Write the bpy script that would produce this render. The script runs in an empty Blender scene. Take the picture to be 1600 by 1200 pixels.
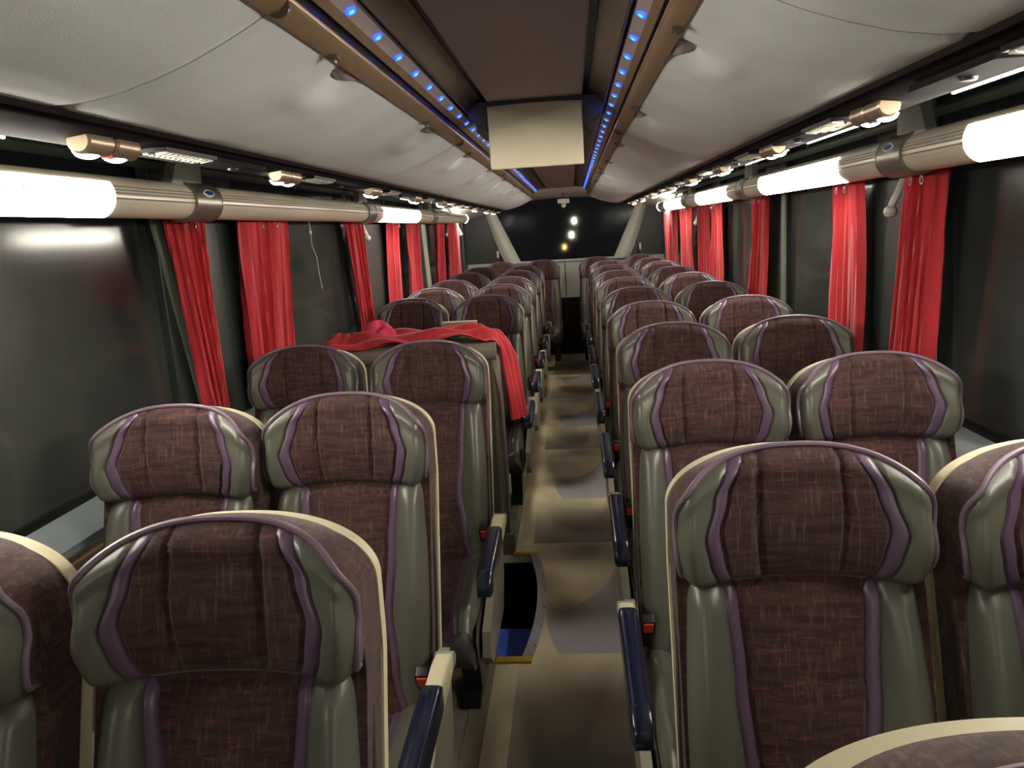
import bpy, math, random
from mathutils import Vector, Matrix
random.seed(4)
S = bpy.context.scene
COL = S.collection

# ------------------------------------------------------------------ camera
F, VP, SL = 1170.0, (893, 352), 0.061
CAM = Vector((0.10, 0.0, 1.56))
Yc = Vector(((VP[0]-800)/F, (600-VP[1])/F, 1.0)).normalized()
Xc = Vector((1, SL, 0)); Xc = (Xc - Yc*Xc.dot(Yc)).normalized()
Zc = Yc.cross(Xc)
if Zc.y < 0: Zc = -Zc
right = Vector((Xc.x, Yc.x, Zc.x)); up = Vector((Xc.y, Yc.y, Zc.y)); fwd = Vector((Xc.z, Yc.z, Zc.z))
cd = bpy.data.cameras.new('camera'); co = bpy.data.objects.new('camera', cd); COL.objects.link(co)
M = Matrix((( right.x, up.x, -fwd.x, CAM.x), (right.y, up.y, -fwd.y, CAM.y), (right.z, up.z, -fwd.z, CAM.z), (0, 0, 0, 1)))
co.matrix_world = M
cd.sensor_fit = 'HORIZONTAL'; cd.sensor_width = 36; cd.lens = 36*F/1600; cd.clip_start = 0.02
S.camera = co

# ------------------------------------------------------------------ world, exposure
w = bpy.data.worlds.new('night'); S.world = w; w.use_nodes = True
w.node_tree.nodes['Background'].inputs[0].default_value = (0.004, 0.004, 0.0045, 1)
w.node_tree.nodes['Background'].inputs[1].default_value = 0.6
vs = S.view_settings
vs.view_transform = 'Standard'; vs.look = 'None'; vs.gamma = 1; vs.use_curve_mapping = False
vs.exposure = 2.36
LENS_E = 11.0      # warm tube lenses
LAMP_E = 3.5       # small white reading lamps

# ------------------------------------------------------------------ materials
def lin(c):
    c = c/255.0
    return c/12.92 if c <= .04045 else ((c+.055)/1.055)**2.4
def rgb(r, g, b): return (lin(r), lin(g), lin(b), 1)

class NT:
    def __init__(s, name):
        s.m = bpy.data.materials.new(name); s.m.use_nodes = True
        s.t = s.m.node_tree; s.p = s.t.nodes['Principled BSDF']
    def n(s, typ, **kw):
        nd = s.t.nodes.new(typ)
        for k, v in kw.items(): setattr(nd, k, v)
        return nd
    def l(s, a, b): s.t.links.new(a, b)
    def inp(s, sock, v):
        if isinstance(v, (int, float)): sock.default_value = v
        elif isinstance(v, tuple): sock.default_value = v
        else: s.l(v, sock)
    def math(s, op, a, b=0.0, c=0.0, clamp=False):
        nd = s.n('ShaderNodeMath', operation=op); nd.use_clamp = clamp
        s.inp(nd.inputs[0], a); s.inp(nd.inputs[1], b); s.inp(nd.inputs[2], c)
        return nd.outputs[0]
    def mix(s, f, a, b):
        nd = s.n('ShaderNodeMix', data_type='RGBA')
        s.inp(nd.inputs[0], f); s.inp(nd.inputs[6], a); s.inp(nd.inputs[7], b)
        return nd.outputs[2]
    def coord(s, scale=(1, 1, 1), shift=None, kind='Object'):
        tc = s.n('ShaderNodeTexCoord'); mp = s.n('ShaderNodeMapping')
        mp.inputs['Scale'].default_value = scale
        s.l(tc.outputs[kind], mp.inputs['Vector'])
        if shift is not None: s.l(shift, mp.inputs['Location'])
        return mp.outputs[0]
    def noise(s, vec, scale=5, detail=3, rough=.5):
        nd = s.n('ShaderNodeTexNoise'); nd.inputs['Scale'].default_value = scale
        nd.inputs['Detail'].default_value = detail; nd.inputs['Roughness'].default_value = rough
        s.l(vec, nd.inputs['Vector']); return nd.outputs[0]
    def ramp(s, f, lo, hi):
        nd = s.n('ShaderNodeMapRange'); nd.inputs[1].default_value = lo; nd.inputs[2].default_value = hi
        s.inp(nd.inputs[0], f); return nd.outputs[0]
    def bump(s, h, strength=.3, dist=.002):
        nd = s.n('ShaderNodeBump'); nd.inputs['Strength'].default_value = strength
        nd.inputs['Distance'].default_value = dist
        s.l(h, nd.inputs['Height']); s.l(nd.outputs[0], s.p.inputs['Normal'])

def plain(name, c, rough=.5, metal=0, var=.12, bump=0, bscale=400, spec=None, coat=0):
    k = NT(name)
    v = k.coord()
    f = k.ramp(k.noise(v, 7, 4), .3, .7)
    d = tuple(x*(1-var) for x in c[:3])+(1,); e = tuple(min(1, x*(1+var)) for x in c[:3])+(1,)
    k.l(k.mix(f, d, e), k.p.inputs['Base Color'])
    k.p.inputs['Roughness'].default_value = rough; k.p.inputs['Metallic'].default_value = metal
    if spec is not None: k.p.inputs['Specular IOR Level'].default_value = spec
    if coat: k.p.inputs['Coat Weight'].default_value = coat; k.p.inputs['Coat Roughness'].default_value = .12
    if bump: k.bump(k.noise(v, bscale, 2), bump, .001)
    return k.m
def emit(name, c, e):
    k = NT(name); k.p.inputs['Base Color'].default_value = c
    k.p.inputs['Emission Color'].default_value = c; k.p.inputs['Emission Strength'].default_value = e
    return k.m

def seat_fabric():
    k = NT('woven_seat_fabric')
    oi = k.n('ShaderNodeObjectInfo')
    sh = k.n('ShaderNodeCombineXYZ')
    r = k.math('MULTIPLY', oi.outputs['Random'], 9.0)
    for i in range(3): k.l(r, sh.inputs[i])
    h = k.noise(k.coord((26, 26, 210), sh.outputs[0]), 1, 3, .6)
    h2 = k.noise(k.coord((9, 9, 60), sh.outputs[0]), 1.7, 3, .6)
    vv = k.noise(k.coord((190, 60, 16), sh.outputs[0]), 1, 2, .6)
    blob = k.noise(k.coord((5, 5, 9), sh.outputs[0]), 1, 2, .5)
    base = k.mix(k.ramp(h2, .35, .65), rgb(51, 31, 32), rgb(74, 52, 48))
    base = k.mix(k.math('MULTIPLY', k.ramp(vv, .55, .68), .45), base, rgb(106, 86, 74))
    st = k.math('MULTIPLY', k.ramp(h, .59, .70), k.ramp(blob, .38, .62))
    base = k.mix(k.math('MULTIPLY', st, .6), base, rgb(142, 58, 82))
    k.l(base, k.p.inputs['Base Color'])
    k.p.inputs['Roughness'].default_value = .85
    k.p.inputs['Sheen Weight'].default_value = .15
    k.p.inputs['Specular IOR Level'].default_value = .25
    k.bump(k.math('ADD', h, vv), .35, .0015)
    return k.m

def floor_mat():
    k = NT('patterned_vinyl_floor')
    tc = k.n('ShaderNodeTexCoord'); sp = k.n('ShaderNodeSeparateXYZ'); k.l(tc.outputs['Object'], sp.inputs[0])
    X, Y = sp.outputs[0], sp.outputs[1]
    P = 1.62
    yr = k.math('SUBTRACT', k.math('MODULO', k.math('ADD', Y, 20*P-4.15), P), 0.0)     # 0..P from the blue swoosh
    col = k.mix(k.ramp(k.noise(k.coord((3, 2.2, 1)), 1.3, 2), .35, .65), rgb(206, 194, 156), rgb(244, 232, 192))
    # brown rectangle with hard front edge
    rect = k.math('MULTIPLY', k.math('GREATER_THAN', yr, P-.62), k.math('GREATER_THAN', X, -.16))
    fade = k.ramp(yr, P-.62, P)
    col = k.mix(k.math('MULTIPLY', rect, k.math('SUBTRACT', 1.0, fade)), col, rgb(142, 136, 126))
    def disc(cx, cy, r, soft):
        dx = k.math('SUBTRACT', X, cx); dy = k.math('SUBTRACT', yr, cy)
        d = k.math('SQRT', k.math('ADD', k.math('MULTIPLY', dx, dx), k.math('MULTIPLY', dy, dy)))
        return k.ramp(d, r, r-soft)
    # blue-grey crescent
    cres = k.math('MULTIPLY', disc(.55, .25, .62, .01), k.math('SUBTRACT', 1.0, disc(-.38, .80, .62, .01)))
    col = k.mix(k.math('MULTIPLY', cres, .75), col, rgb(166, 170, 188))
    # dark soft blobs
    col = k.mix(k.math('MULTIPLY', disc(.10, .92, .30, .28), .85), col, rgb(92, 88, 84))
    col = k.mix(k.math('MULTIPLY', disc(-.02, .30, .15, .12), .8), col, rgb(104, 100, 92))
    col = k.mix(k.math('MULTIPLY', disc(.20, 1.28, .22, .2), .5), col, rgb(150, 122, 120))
    # speckle
    fine = k.noise(k.coord(), 260, 2)
    col = k.mix(k.math('MULTIPLY', k.ramp(fine, .45, .7), .25), col, rgb(110, 106, 98))
    k.l(col, k.p.inputs['Base Color'])
    k.p.inputs['Roughness'].default_value = .55
    k.bump(fine, .1, .001)
    return k.m

def glass_mat(name, tint, glare, ior=1.5):
    k = NT(name)
    k.p.inputs['Base Color'].default_value = tint
    k.p.inputs['Transmission Weight'].default_value = 1
    k.p.inputs['Roughness'].default_value = .11
    k.p.inputs['IOR'].default_value = ior
    d = k.n('ShaderNodeBsdfDiffuse'); d.inputs[0].default_value = rgb(120, 124, 118)  # grey diffuse layer paints the lamp glare haze onto the panes
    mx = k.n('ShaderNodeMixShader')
    f = k.math('MULTIPLY', k.ramp(k.noise(k.coord((1, 1, .6)), 2.2, 3), .2, .8), glare)
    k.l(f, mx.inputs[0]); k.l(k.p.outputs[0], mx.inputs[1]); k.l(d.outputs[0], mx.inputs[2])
    out = [n for n in k.t.nodes if n.type == 'OUTPUT_MATERIAL'][0]
    k.l(mx.outputs[0], out.inputs[0])
    return k.m

def curtain_mat(name, a, b):
    k = NT(name)
    f = k.ramp(k.noise(k.coord((30, 30, 2)), 1, 3), .3, .7)
    k.l(k.mix(f, a, b), k.p.inputs['Base Color'])
    k.p.inputs['Roughness'].default_value = .75; k.p.inputs['Sheen Weight'].default_value = .3
    k.bump(k.noise(k.coord((300, 300, 300)), 1, 2), .2, .001)
    return k.m

MT = dict(
    fabric=seat_fabric(),
    leather=plain('grey_green_leather', rgb(86, 86, 77), .34, bump=.25, bscale=500, var=.06),
    dleather=plain('dark_leather', rgb(58, 60, 56), .36, bump=.2, bscale=500),
    purple=plain('purple_leather', rgb(90, 70, 92), .34, bump=.2, bscale=500, var=.06),
    piping=plain('purple_piping', rgb(112, 94, 108), .35),
    shell=plain('beige_seat_shell', rgb(196, 188, 156), .55, bump=.15, bscale=700, var=.04),
    navy=plain('navy_armrest_vinyl', rgb(10, 20, 44), .22, coat=.6),
    blackp=plain('black_plastic', rgb(24, 24, 26), .4),
    red=plain('red_buckle_plastic', rgb(236, 84, 64), .35),
    greyp=plain('grey_plastic', rgb(128, 134, 126), .5, var=.05),
    sill=plain('blue_grey_sill', rgb(112, 122, 126), .45, var=.06),
    rack=plain('rack_carpet_grey', rgb(226, 230, 230), .9, bump=.5, bscale=350, var=.05),
    rail=plain('tan_aluminium', rgb(170, 146, 116), .35, metal=.4, var=.05),
    tband=plain('tan_band', rgb(172, 146, 116), .5, var=.05),
    dgroove=plain('black_groove', rgb(10, 10, 12), .35),
    cove=plain('bronze_cove', rgb(130, 114, 102), .35, metal=.3),
    ledband=plain('pale_led_channel', rgb(226, 212, 206), .4, var=.04),
    panel=plain('mauve_grey_panel', rgb(196, 182, 184), .7, var=.04, bump=.1),
    house=plain('housing_grey', rgb(120, 114, 118), .5, var=.05),
    monitor=plain('beige_monitor_shell', rgb(240, 230, 202), .5, var=.03),
    tube=plain('beige_tube_body', rgb(204, 192, 172), .3, var=.03, coat=.3),
    tubedark=plain('tube_groove', rgb(96, 86, 70), .4),
    collar=plain('satin_silver', rgb(150, 146, 134), .32, metal=.75, var=.05),
    arm=plain('grey_green_arm', rgb(186, 192, 178), .5, var=.05),
    channel=plain('black_channel', rgb(30, 30, 32), .8, var=.4, spec=.12),
    chrome=plain('champagne_housing', rgb(170, 150, 128), .3, metal=.6),
    teeth=plain('ivory_grille', rgb(206, 204, 190), .5),
    blue=plain('blue_badge', rgb(40, 70, 140), .2, coat=.8),
    pillar=plain('dark_pillar', rgb(46, 54, 51), .45, var=.08),
    pillarg=plain('grey_green_pillar', rgb(122, 132, 120), .5, var=.06),
    pillarl=plain('pale_pillar', rgb(190, 198, 184), .5, var=.05),
    wall=plain('beige_side_wall', rgb(112, 104, 86), .6, bump=.2),
    dark=plain('dark_lining', rgb(36, 42, 40), .6),
    ceil=plain('ceiling_grey', rgb(190, 190, 180), .8, bump=.2),
    rearp=plain('rear_panel_grey', rgb(170, 180, 172), .55, var=.05),
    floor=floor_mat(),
    podium=plain('podium_vinyl', rgb(110, 104, 94), .6),
    trimb=plain('beige_edge_trim', rgb(122, 116, 96), .4, metal=.2),
    silver=plain('ribbed_silver', rgb(186, 186, 190), .35, metal=.5),
    yellow=plain('yellow_nosing', rgb(206, 164, 44), .5),
    bluestep=plain('blue_step', rgb(58, 96, 200), .7),
    curtain=curtain_mat('red_curtain', rgb(176, 30, 42), rgb(208, 48, 58)),
    pink=curtain_mat('pink_cloth', rgb(206, 40, 92), rgb(226, 62, 108)),
    part=plain('partition_grey', rgb(130, 126, 110), .35, var=.06),
    partd=plain('partition_panel', rgb(82, 82, 72), .5),
    white=plain('white_plastic', rgb(214, 214, 204), .4, var=.03),
    wire=plain('steel_wire', rgb(190, 185, 175), .3, metal=.8),
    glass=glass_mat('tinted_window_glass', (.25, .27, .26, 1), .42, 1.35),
    rearglass=glass_mat('rear_window_glass', (.35, .37, .36, 1), .01, 1.15),
    lens=emit('warm_lens', (1.0, .92, .79, 1), LENS_E),
    lamp=emit('white_lamp_lens', (1.0, .97, .92, 1), LAMP_E),
    linelight=emit('white_line_light', (1.0, .98, .94, 1), .45),
    led=emit('blue_led_rim', (.02, .06, 1.0, 1), .8),
    ledc=emit('blue_led_core', (.03, .40, 1.0, 1), .8),
    street=emit('glow_spot', (1.0, .95, .75, 1), 3.0),
    glowspoto=emit('orange_glow_spot', (1.0, .6, .2, 1), 1.5),
)

# ------------------------------------------------------------------ mesh helpers
class MB:
    def __init__(s): s.v = []; s.f = []
    def add(s, vs_, fs):
        b = len(s.v); s.v += [tuple(p) for p in vs_]; s.f += [tuple(i+b for i in f) for f in fs]; return s
    def box(s, x0, x1, y0, y1, z0, z1):
        return s.add([(x, y, z) for x in (x0, x1) for y in (y0, y1) for z in (z0, z1)],
                     [(0, 1, 3, 2), (4, 6, 7, 5), (0, 4, 5, 1), (2, 3, 7, 6), (0, 2, 6, 4), (1, 5, 7, 3)])
    def prism(s, pts, a, b, axis='y'):
        """closed polygon pts (2-D) extruded from a to b along an axis"""
        n = len(pts)
        def P(p, t):
            if axis == 'y': return (p[0], t, p[1])
            if axis == 'x': return (t, p[0], p[1])
            return (p[0], p[1], t)
        vs_ = [P(p, a) for p in pts]+[P(p, b) for p in pts]
        fs = [(i, (i+1) % n, (i+1) % n+n, i+n) for i in range(n)]+[tuple(range(n))[::-1], tuple(range(n, 2*n))]
        return s.add(vs_, fs)
    def tube(s, path, r, n=8, cap=True, flat=1.0):
        pts = [Vector(p) for p in path]; rr = r if isinstance(r, (list, tuple)) else [r]*len(pts)
        rings = []; ref = None
        for i, p in enumerate(pts):
            t = (pts[min(i+1, len(pts)-1)]-pts[max(i-1, 0)]).normalized()
            if ref is None:
                ref = Vector((0, 0, 1)) if abs(t.z) < .9 else Vector((1, 0, 0))
            u = (ref-t*ref.dot(t)).normalized(); ref = u; v = t.cross(u)
            rings.append([p+(u*math.cos(2*math.pi*k/n)+v*flat*math.sin(2*math.pi*k/n))*rr[i] for k in range(n)])
        vs_ = [q for r_ in rings for q in r_]; fs = []
        for i in range(len(pts)-1):
            for k in range(n):
                fs.append((i*n+k, i*n+(k+1) % n, (i+1)*n+(k+1) % n, (i+1)*n+k))
        if cap: fs += [tuple(range(n))[::-1], tuple(range((len(pts)-1)*n, len(pts)*n))]
        return s.add(vs_, fs)
    def grid(s, fn, nu, nv, back=None):
        """surface fn(u,v); with back(u,v) it becomes a closed solid"""
        V = [fn(i/nu, j/nv) for j in range(nv+1) for i in range(nu+1)]
        Q = [(j*(nu+1)+i, j*(nu+1)+i+1, (j+1)*(nu+1)+i+1, (j+1)*(nu+1)+i) for j in range(nv) for i in range(nu)]
        if back is None: return s.add(V, Q)
        n = len(V)
        V2 = [back(i/nu, j/nv) for j in range(nv+1) for i in range(nu+1)]
        Q2 = [tuple(n+a for a in q[::-1]) for q in Q]
        rim = [i for i in range(nu+1)]+[j*(nu+1)+nu for j in range(1, nv+1)]+\
              [nv*(nu+1)+i for i in range(nu-1, -1, -1)]+[j*(nu+1) for j in range(nv-1, 0, -1)]
        R = [(rim[k], n+rim[k], n+rim[(k+1) % len(rim)], rim[(k+1) % len(rim)]) for k in range(len(rim))]
        return s.add(V+V2, Q+Q2+R)
    def mesh(s, name, mat, smooth=35):
        me = bpy.data.meshes.new(name); me.from_pydata(s.v, [], s.f); me.validate()
        import bmesh
        bm = bmesh.new(); bm.from_mesh(me); bmesh.ops.recalc_face_normals(bm, faces=bm.faces); bm.to_mesh(me); bm.free()
        me.materials.append(mat)
        if smooth:
            me.shade_smooth(); me.set_sharp_from_angle(angle=math.radians(smooth))
        return me
def rrect(cx, cz, w, h, r, n=4):
    p = []
    for sx, sz, a0 in ((1, 1, 0), (-1, 1, 90), (-1, -1, 180), (1, -1, 270)):
        for k in range(n+1):
            a = math.radians(a0+90*k/n)
            p.append((cx+sx*(w/2-r)+r*math.cos(a), cz+sz*(h/2-r)+r*math.sin(a)))
    return p
def put(name, me, parent=None, loc=(0, 0, 0), label=None):
    o = bpy.data.objects.new(name, me); COL.objects.link(o)
    if parent: o.parent = parent
    o.location = loc
    if label: o['label'] = label
    return o
def obj(name, mb, mat, parent=None, smooth=35, loc=(0, 0, 0), label=None):
    return put(name, mb.mesh(name, MT[mat], smooth), parent, loc, label)
def thing(name, label, cat, loc=(0, 0, 0), group=None):
    o = bpy.data.objects.new(name, None); COL.objects.link(o); o.location = loc
    o.empty_display_size = .05
    return tag(o, label, cat, group)
def tag(o, label, cat, group=None):
    o['label'] = label; o['category'] = cat
    if group: o['group'] = group
    return o
def struct(name, mb, mat, smooth=35, label=None):
    o = obj(name, mb, mat, None, smooth); o['kind'] = 'structure'
    if label: o['label'] = label
    return o
def bevel(o, w=.004, n=2):
    m = o.modifiers.new('bevel', 'BEVEL'); m.width = w; m.segments = n; m.limit_method = 'ANGLE'; m.angle_limit = math.radians(40)
    return o
ORD = ['first', 'second', 'third', 'fourth', 'fifth', 'sixth', 'seventh', 'eighth', 'ninth', 'tenth', 'eleventh']

# ================================================================== SHELL
HW = 1.20; Y0, Y1 = -1.5, 9.25
GX0, GX1 = -.25, .305                 # aisle floor edges
WY0, WY1 = 2.50, 3.40                 # stairwell
def arcx(y):                          # right edge of the stairwell
    t = (y-2.97)/.46
    return -.112-.048*t*t-.012*t
# floor: main slab with a notch for the stairwell
poly = [(GX0-.9, Y0), (GX1+.9, Y0), (GX1+.9, Y1), (GX0-.9, Y1), (GX0-.9, WY1), (GX0, WY1)]
ns = 24
for i in range(ns+1):
    y = WY1-(WY1-WY0)*i/ns; poly.append((arcx(y), y))
poly += [(GX0, WY0), (GX0-.9, WY0)]
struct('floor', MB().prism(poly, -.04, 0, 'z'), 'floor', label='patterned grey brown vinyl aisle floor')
struct('floor_podium', MB().box(GX1, HW, Y0, Y1, 0.001, .10), 'podium', label='low seat podium on the right')
pl = MB().box(-HW, GX0, Y0, WY0, 0.001, .10); pl.box(-HW, GX0, WY1, Y1, 0.001, .10)
struct('floor_platform', pl, 'podium', label='low seat podium on the left')
t = MB().box(GX1-.006, GX1, Y0, 8.6, .001, .085)
struct('baseboard_right', t, 'podium')
t = MB().box(GX0, GX0+.006, Y0, WY0, .001, .104); t.box(GX0, GX0+.006, WY1+.03, 8.6, .001, .104)
t.box(GX0-.03, GX0, Y0, WY0, .1, .104); t.box(GX0-.03, GX0, WY1, 8.6, .1, .104)
struct('baseboard_left', t, 'trimb')
# stairwell
sw = thing('stairwell', 'sunken side stairwell with silver curved edge beside the left aisle seats', 'stairs', (0, 0, 0))
m = MB().box(-1.15, -1.13, WY0, WY1, -.8, -.04); m.box(-1.13, -.10, WY1, WY1+.02, -.8, -.045); m.box(-1.13, -.10, WY0-.02, WY0, -.8, -.045)
m.box(-1.13, -.10, WY0, WY1, -.82, -.8)
N = 16
m.grid(lambda u, v: (arcx(WY0+(WY1-WY0)*u)+.004, WY0+(WY1-WY0)*u, -.8+.755*v), N, 1, lambda u, v: (arcx(WY0+(WY1-WY0)*u)+.02, WY0+(WY1-WY0)*u, -.8+.755*v))
obj('well_lining', m, 'dgroove', sw)
obj('step', MB().box(-.75, arcx(2.53)-.002, WY0+.001, WY0+.56, -.30, -.20), 'bluestep', sw, label='plain blue step')
obj('step', MB().box(-1.12, -.75, WY0+.001, WY1-.001, -.60, -.50), 'bluestep', sw)  # both steps coloured one blue
m = MB().grid(lambda u, v: (arcx(WY0+(WY1-WY0)*u)+.040*v-.002, WY0+(WY1-WY0)*u, .006), 30, 4, lambda u, v: (arcx(WY0+(WY1-WY0)*u)+.040*v-.002, WY0+(WY1-WY0)*u, .0005))
for q in (.010, .018, .026):
    m.tube([(arcx(WY0+(WY1-WY0)*i/30)+q, WY0+(WY1-WY0)*i/30, .006) for i in range(31)], .0018, 5)
e = obj('edge_strip', m, 'silver', sw, label='ribbed silver edge strip')
m = MB()
for k in range(6):
    y = WY0+.08+k*.145; m.tube([(arcx(y)+.031, y, .006), (arcx(y)+.031, y, .0085)], .0035, 8)
obj('edge_screws', m, 'house', e)
obj('nosing', bevel_box := MB().box(GX0, arcx(WY0)+.036, WY0-.030, WY0+.004, .0006, .008), 'yellow', sw, label='yellow nosing strip')
obj('nosing', MB().box(GX0, arcx(WY1)+.036, WY1-.006, WY1+.02, .0006, .008), 'yellow', sw, label='yellow nosing strip')

# side walls
for sd, nm in ((-1, 'left'), (1, 'right')):
    m = MB().box(*(sorted((sd*HW, sd*(HW+.06)))), Y0, Y1, -.04, .92)
    struct('wall_'+nm, m, 'wall')
    m = MB().box(*(sorted((sd*HW, sd*(HW+.06)))), Y0, Y1, 1.90, 2.06)
    struct('wall_upper_'+nm, m, 'dark')
    # sloping sill
    pr_ = [(sd*HW, .925), (sd*(HW-.02), .935), (sd*(HW-.065), .912), (sd*(HW-.09), .885), (sd*(HW-.09), .865), (sd*HW, .86)]
    struct('trim_sill_'+nm, MB().prism(pr_, Y0, 8.95), 'sill')
    m = MB()
    for z in (.84, .80, .74): m.prism(rrect(sd*(HW-.008), z, .02, .012, .004, 2), Y0, 8.95)
    struct('trim_rail_'+nm, m, 'tband')
# windows and pillars
spans = {'left': [(-1.5, 2.28), (2.86, 4.62), (5.25, 6.36), (6.75, 8.80)], 'right': [(-1.5, 2.50), (2.86, 4.02), (4.42, 5.72), (6.02, 7.36), (7.62, 8.80)]}
wn = 1
for nm, sd in (('left', -1), ('right', 1)):
    L = spans[nm]
    for a, b in L:
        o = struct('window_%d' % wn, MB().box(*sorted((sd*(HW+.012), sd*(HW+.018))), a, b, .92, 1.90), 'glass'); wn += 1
        f = MB()
        f.box(*sorted((sd*(HW-.004), sd*(HW+.03))), a, b, .92, .945); f.box(*sorted((sd*(HW-.004), sd*(HW+.03))), a, b, 1.88, 1.90)
        obj('window_frame', f, 'dgroove', o)
    tn = 0
    for (a0, b0), (a1, b1) in zip(L, L[1:]):
        m = MB().box(*sorted((sd*(HW-.012), sd*(HW+.05))), b0, a1, .92, 1.90)
        p = struct('trim_pillar_%s' % nm+str(tn+1), m, 'pillar'); bevel(p); tn += 1
        # pale edge moulding, slanting with the window edge
        def edge(ya, yb, wd, mat, lab=None):
            e_ = MB().grid(lambda u, v: (sd*(HW-.03+.010*abs(2*u-1)), ya+(yb-ya)*(1-v)+wd*u, .925+.96*v), 6, 4,
                           lambda u, v: (sd*(HW-.011), ya+(yb-ya)*(1-v)+wd*u, .925+.96*v))
            obj('edge_moulding', e_, mat, p, label=lab)
        if nm == 'left' and tn == 1: edge(2.20, 2.42, .055, 'pillarg')
        if nm == 'left' and tn == 2: edge(4.24, 4.52, .05, 'pillarg'); edge(5.18, 5.2, .05, 'pillar')
        if nm == 'left' and tn == 3: edge(6.42, 6.60, .17, 'pillarl', 'pale grey pillar face')
        if nm == 'right' and tn == 1: edge(2.42, 2.32, .05, 'pillarg')
        if nm == 'right' and tn == 2: edge(4.00, 3.98, .07, 'pillarg')
        if nm == 'right' and tn == 3: edge(5.72, 5.70, .06, 'pillarg')
    m = MB().box(*sorted((sd*(HW-.012), sd*(HW+.05))), 8.80, Y1, .92, 1.90)
    struct('trim_rear_corner_'+nm, m, 'pillar')
    m = MB().tube([(sd*(HW-.02), 8.83, .93), (sd*(HW-.02), 8.83, 1.88)], .025, 8)
    struct('trim_rear_post_'+nm, m, 'pillar')
# ceiling above the racks and the rear hood
cz = 1.985
struct('ceiling', MB().box(-HW, HW, Y0, Y1, 2.06, 2.10), 'dark')
def hood(u, v):
    x = -HW+2*HW*u; y = 8.15+(Y1-8.15)*v
    z = 1.955-.065*v*v-.10*(abs(x)/.84)**3*min(1, v+.45)
    return (x, y, max(z, 1.70))
struct('ceiling_rear', MB().grid(hood, 24, 8, lambda u, v: (hood(u, v)[0], hood(u, v)[1], hood(u, v)[2]+.02)), 'ceil')
struct('wall_front', MB().box(-HW-.06, HW+.06, Y0-.05, Y0, -.04, 2.1), 'dark')

# rear wall
RY = 9.22
struct('wall_rear', MB().box(-HW, HW, RY, RY+.05, .70, 1.16), 'rearp')
struct('wall_rear_base', MB().box(-HW, HW, RY-.02, RY+.05, .001, .70), 'dgroove')
m = MB()
for sd in (-1, 1):
    m.prism([(sd*.72, 1.16), (sd*HW, 1.16), (sd*HW, 1.95), (sd*.90, 1.95), (sd*.90, 1.79)], RY, RY+.05)
m.prism([(-.90, 1.95), (-.90, 1.79), (-.5, 1.865), (0, 1.89), (.5, 1.865), (.90, 1.79), (.90, 1.95)], RY, RY+.05)
struct('wall_rear_upper', m, 'pillar')
struct('window_%d' % wn, MB().prism([(-.66, 1.15), (.68, 1.15), (.92, 1.80), (.5, 1.875), (0, 1.90), (-.5, 1.875), (-.92, 1.80)], RY+.02, RY+.028), 'rearglass')
for i, sd in enumerate((-1, 1)):
    def pil(u, v, sd=sd):
        xo = .74+.24*v**.8; xi = .555+.305*v
        x = xi+(xo-xi)*u
        return (sd*x+.03, RY-.03-.05*math.sin(math.pi*u), 1.145+.67*v)
    struct('trim_rear_pillar_%s' % ('left', 'right')[i], MB().grid(pil, 6, 12, lambda u, v, p=pil: (p(u, v)[0], RY-.001, p(u, v)[2])), 'pillarl')
m = MB().box(-.004+.0, .004, RY-.004, RY, .72, 1.14)
struct('trim_rear_seam', m, 'dgroove')
struct('trim_rear_ledge', MB().prism(rrect(RY-.012, 1.15, .03, .03, .01), -.72, .74, 'x'), 'rearp')
for sd, xx, nm in ((-1, -.80, 'left'), (1, .90, 'right')):
    h = MB().tube([(xx, RY-.09, 1.235), (xx-.0, RY-.10, 1.245), (xx, RY-.10, 1.29), (xx, RY-.09, 1.30)], .014, 8)
    h.tube([(xx, RY-.09, 1.268), (xx, RY-.001, 1.268)], .010, 8)
    tag(obj('coat_hook', h, 'white'), 'small pale knob beside the %s rear window pillar' % nm, 'hook')
# little camera hanging before the rear window
c = thing('rear_camera', 'small white camera box hanging from the ceiling before the rear window', 'camera', (.02, 8.86, 1.80))
obj('body', MB().prism(rrect(0, .028, .10, .036, .008), -.03, .03), 'white', c)
c.scale = (1.35, 1.35, 1.35)
obj('lens_dome', MB().tube([(0, 0, .012), (0, 0, 0), (0, 0, -.018), (0, 0, -.028)], [.012, .02, .017, .006], 12), 'white', c)
obj('stalk', MB().tube([(0, 0, .046), (0, 0, .13)], .004, 8), 'dgroove', c)
# glowing globes added beyond the rear glass to give its small bright spots
def rayp(u, v, y):
    cam = Vector(((u-800)/F, (600-v)/F, 1.0)); r = Vector((cam.dot(Xc), cam.dot(Yc), cam.dot(Zc)))
    return CAM+r*(y/r.y)
for (u, v, mt, lb, rr) in ((897, 345, 'street', 'upper pale glowing spot seen in the rear window', .055), (893, 367, 'street', 'middle pale glowing spot seen in the rear window', .055), (882, 386, 'glowspoto', 'orange glowing spot low in the rear window', .05)):
    p = rayp(u, v, 24)
    s_ = thing('glow_spot', lb, 'street light', p, 'glowing spots in the rear window')
    obj('glow_globe', MB().tube([(0, 0, -rr*1.5), (0, 0, -rr), (0, 0, rr), (0, 0, rr*1.5)], [rr*.5, rr, rr, rr*.5], 12), mt, s_)
    obj('post', MB().tube([(0, .1, -3.4), (0, .1, rr)], .03, 8), 'dgroove', s_)

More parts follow.
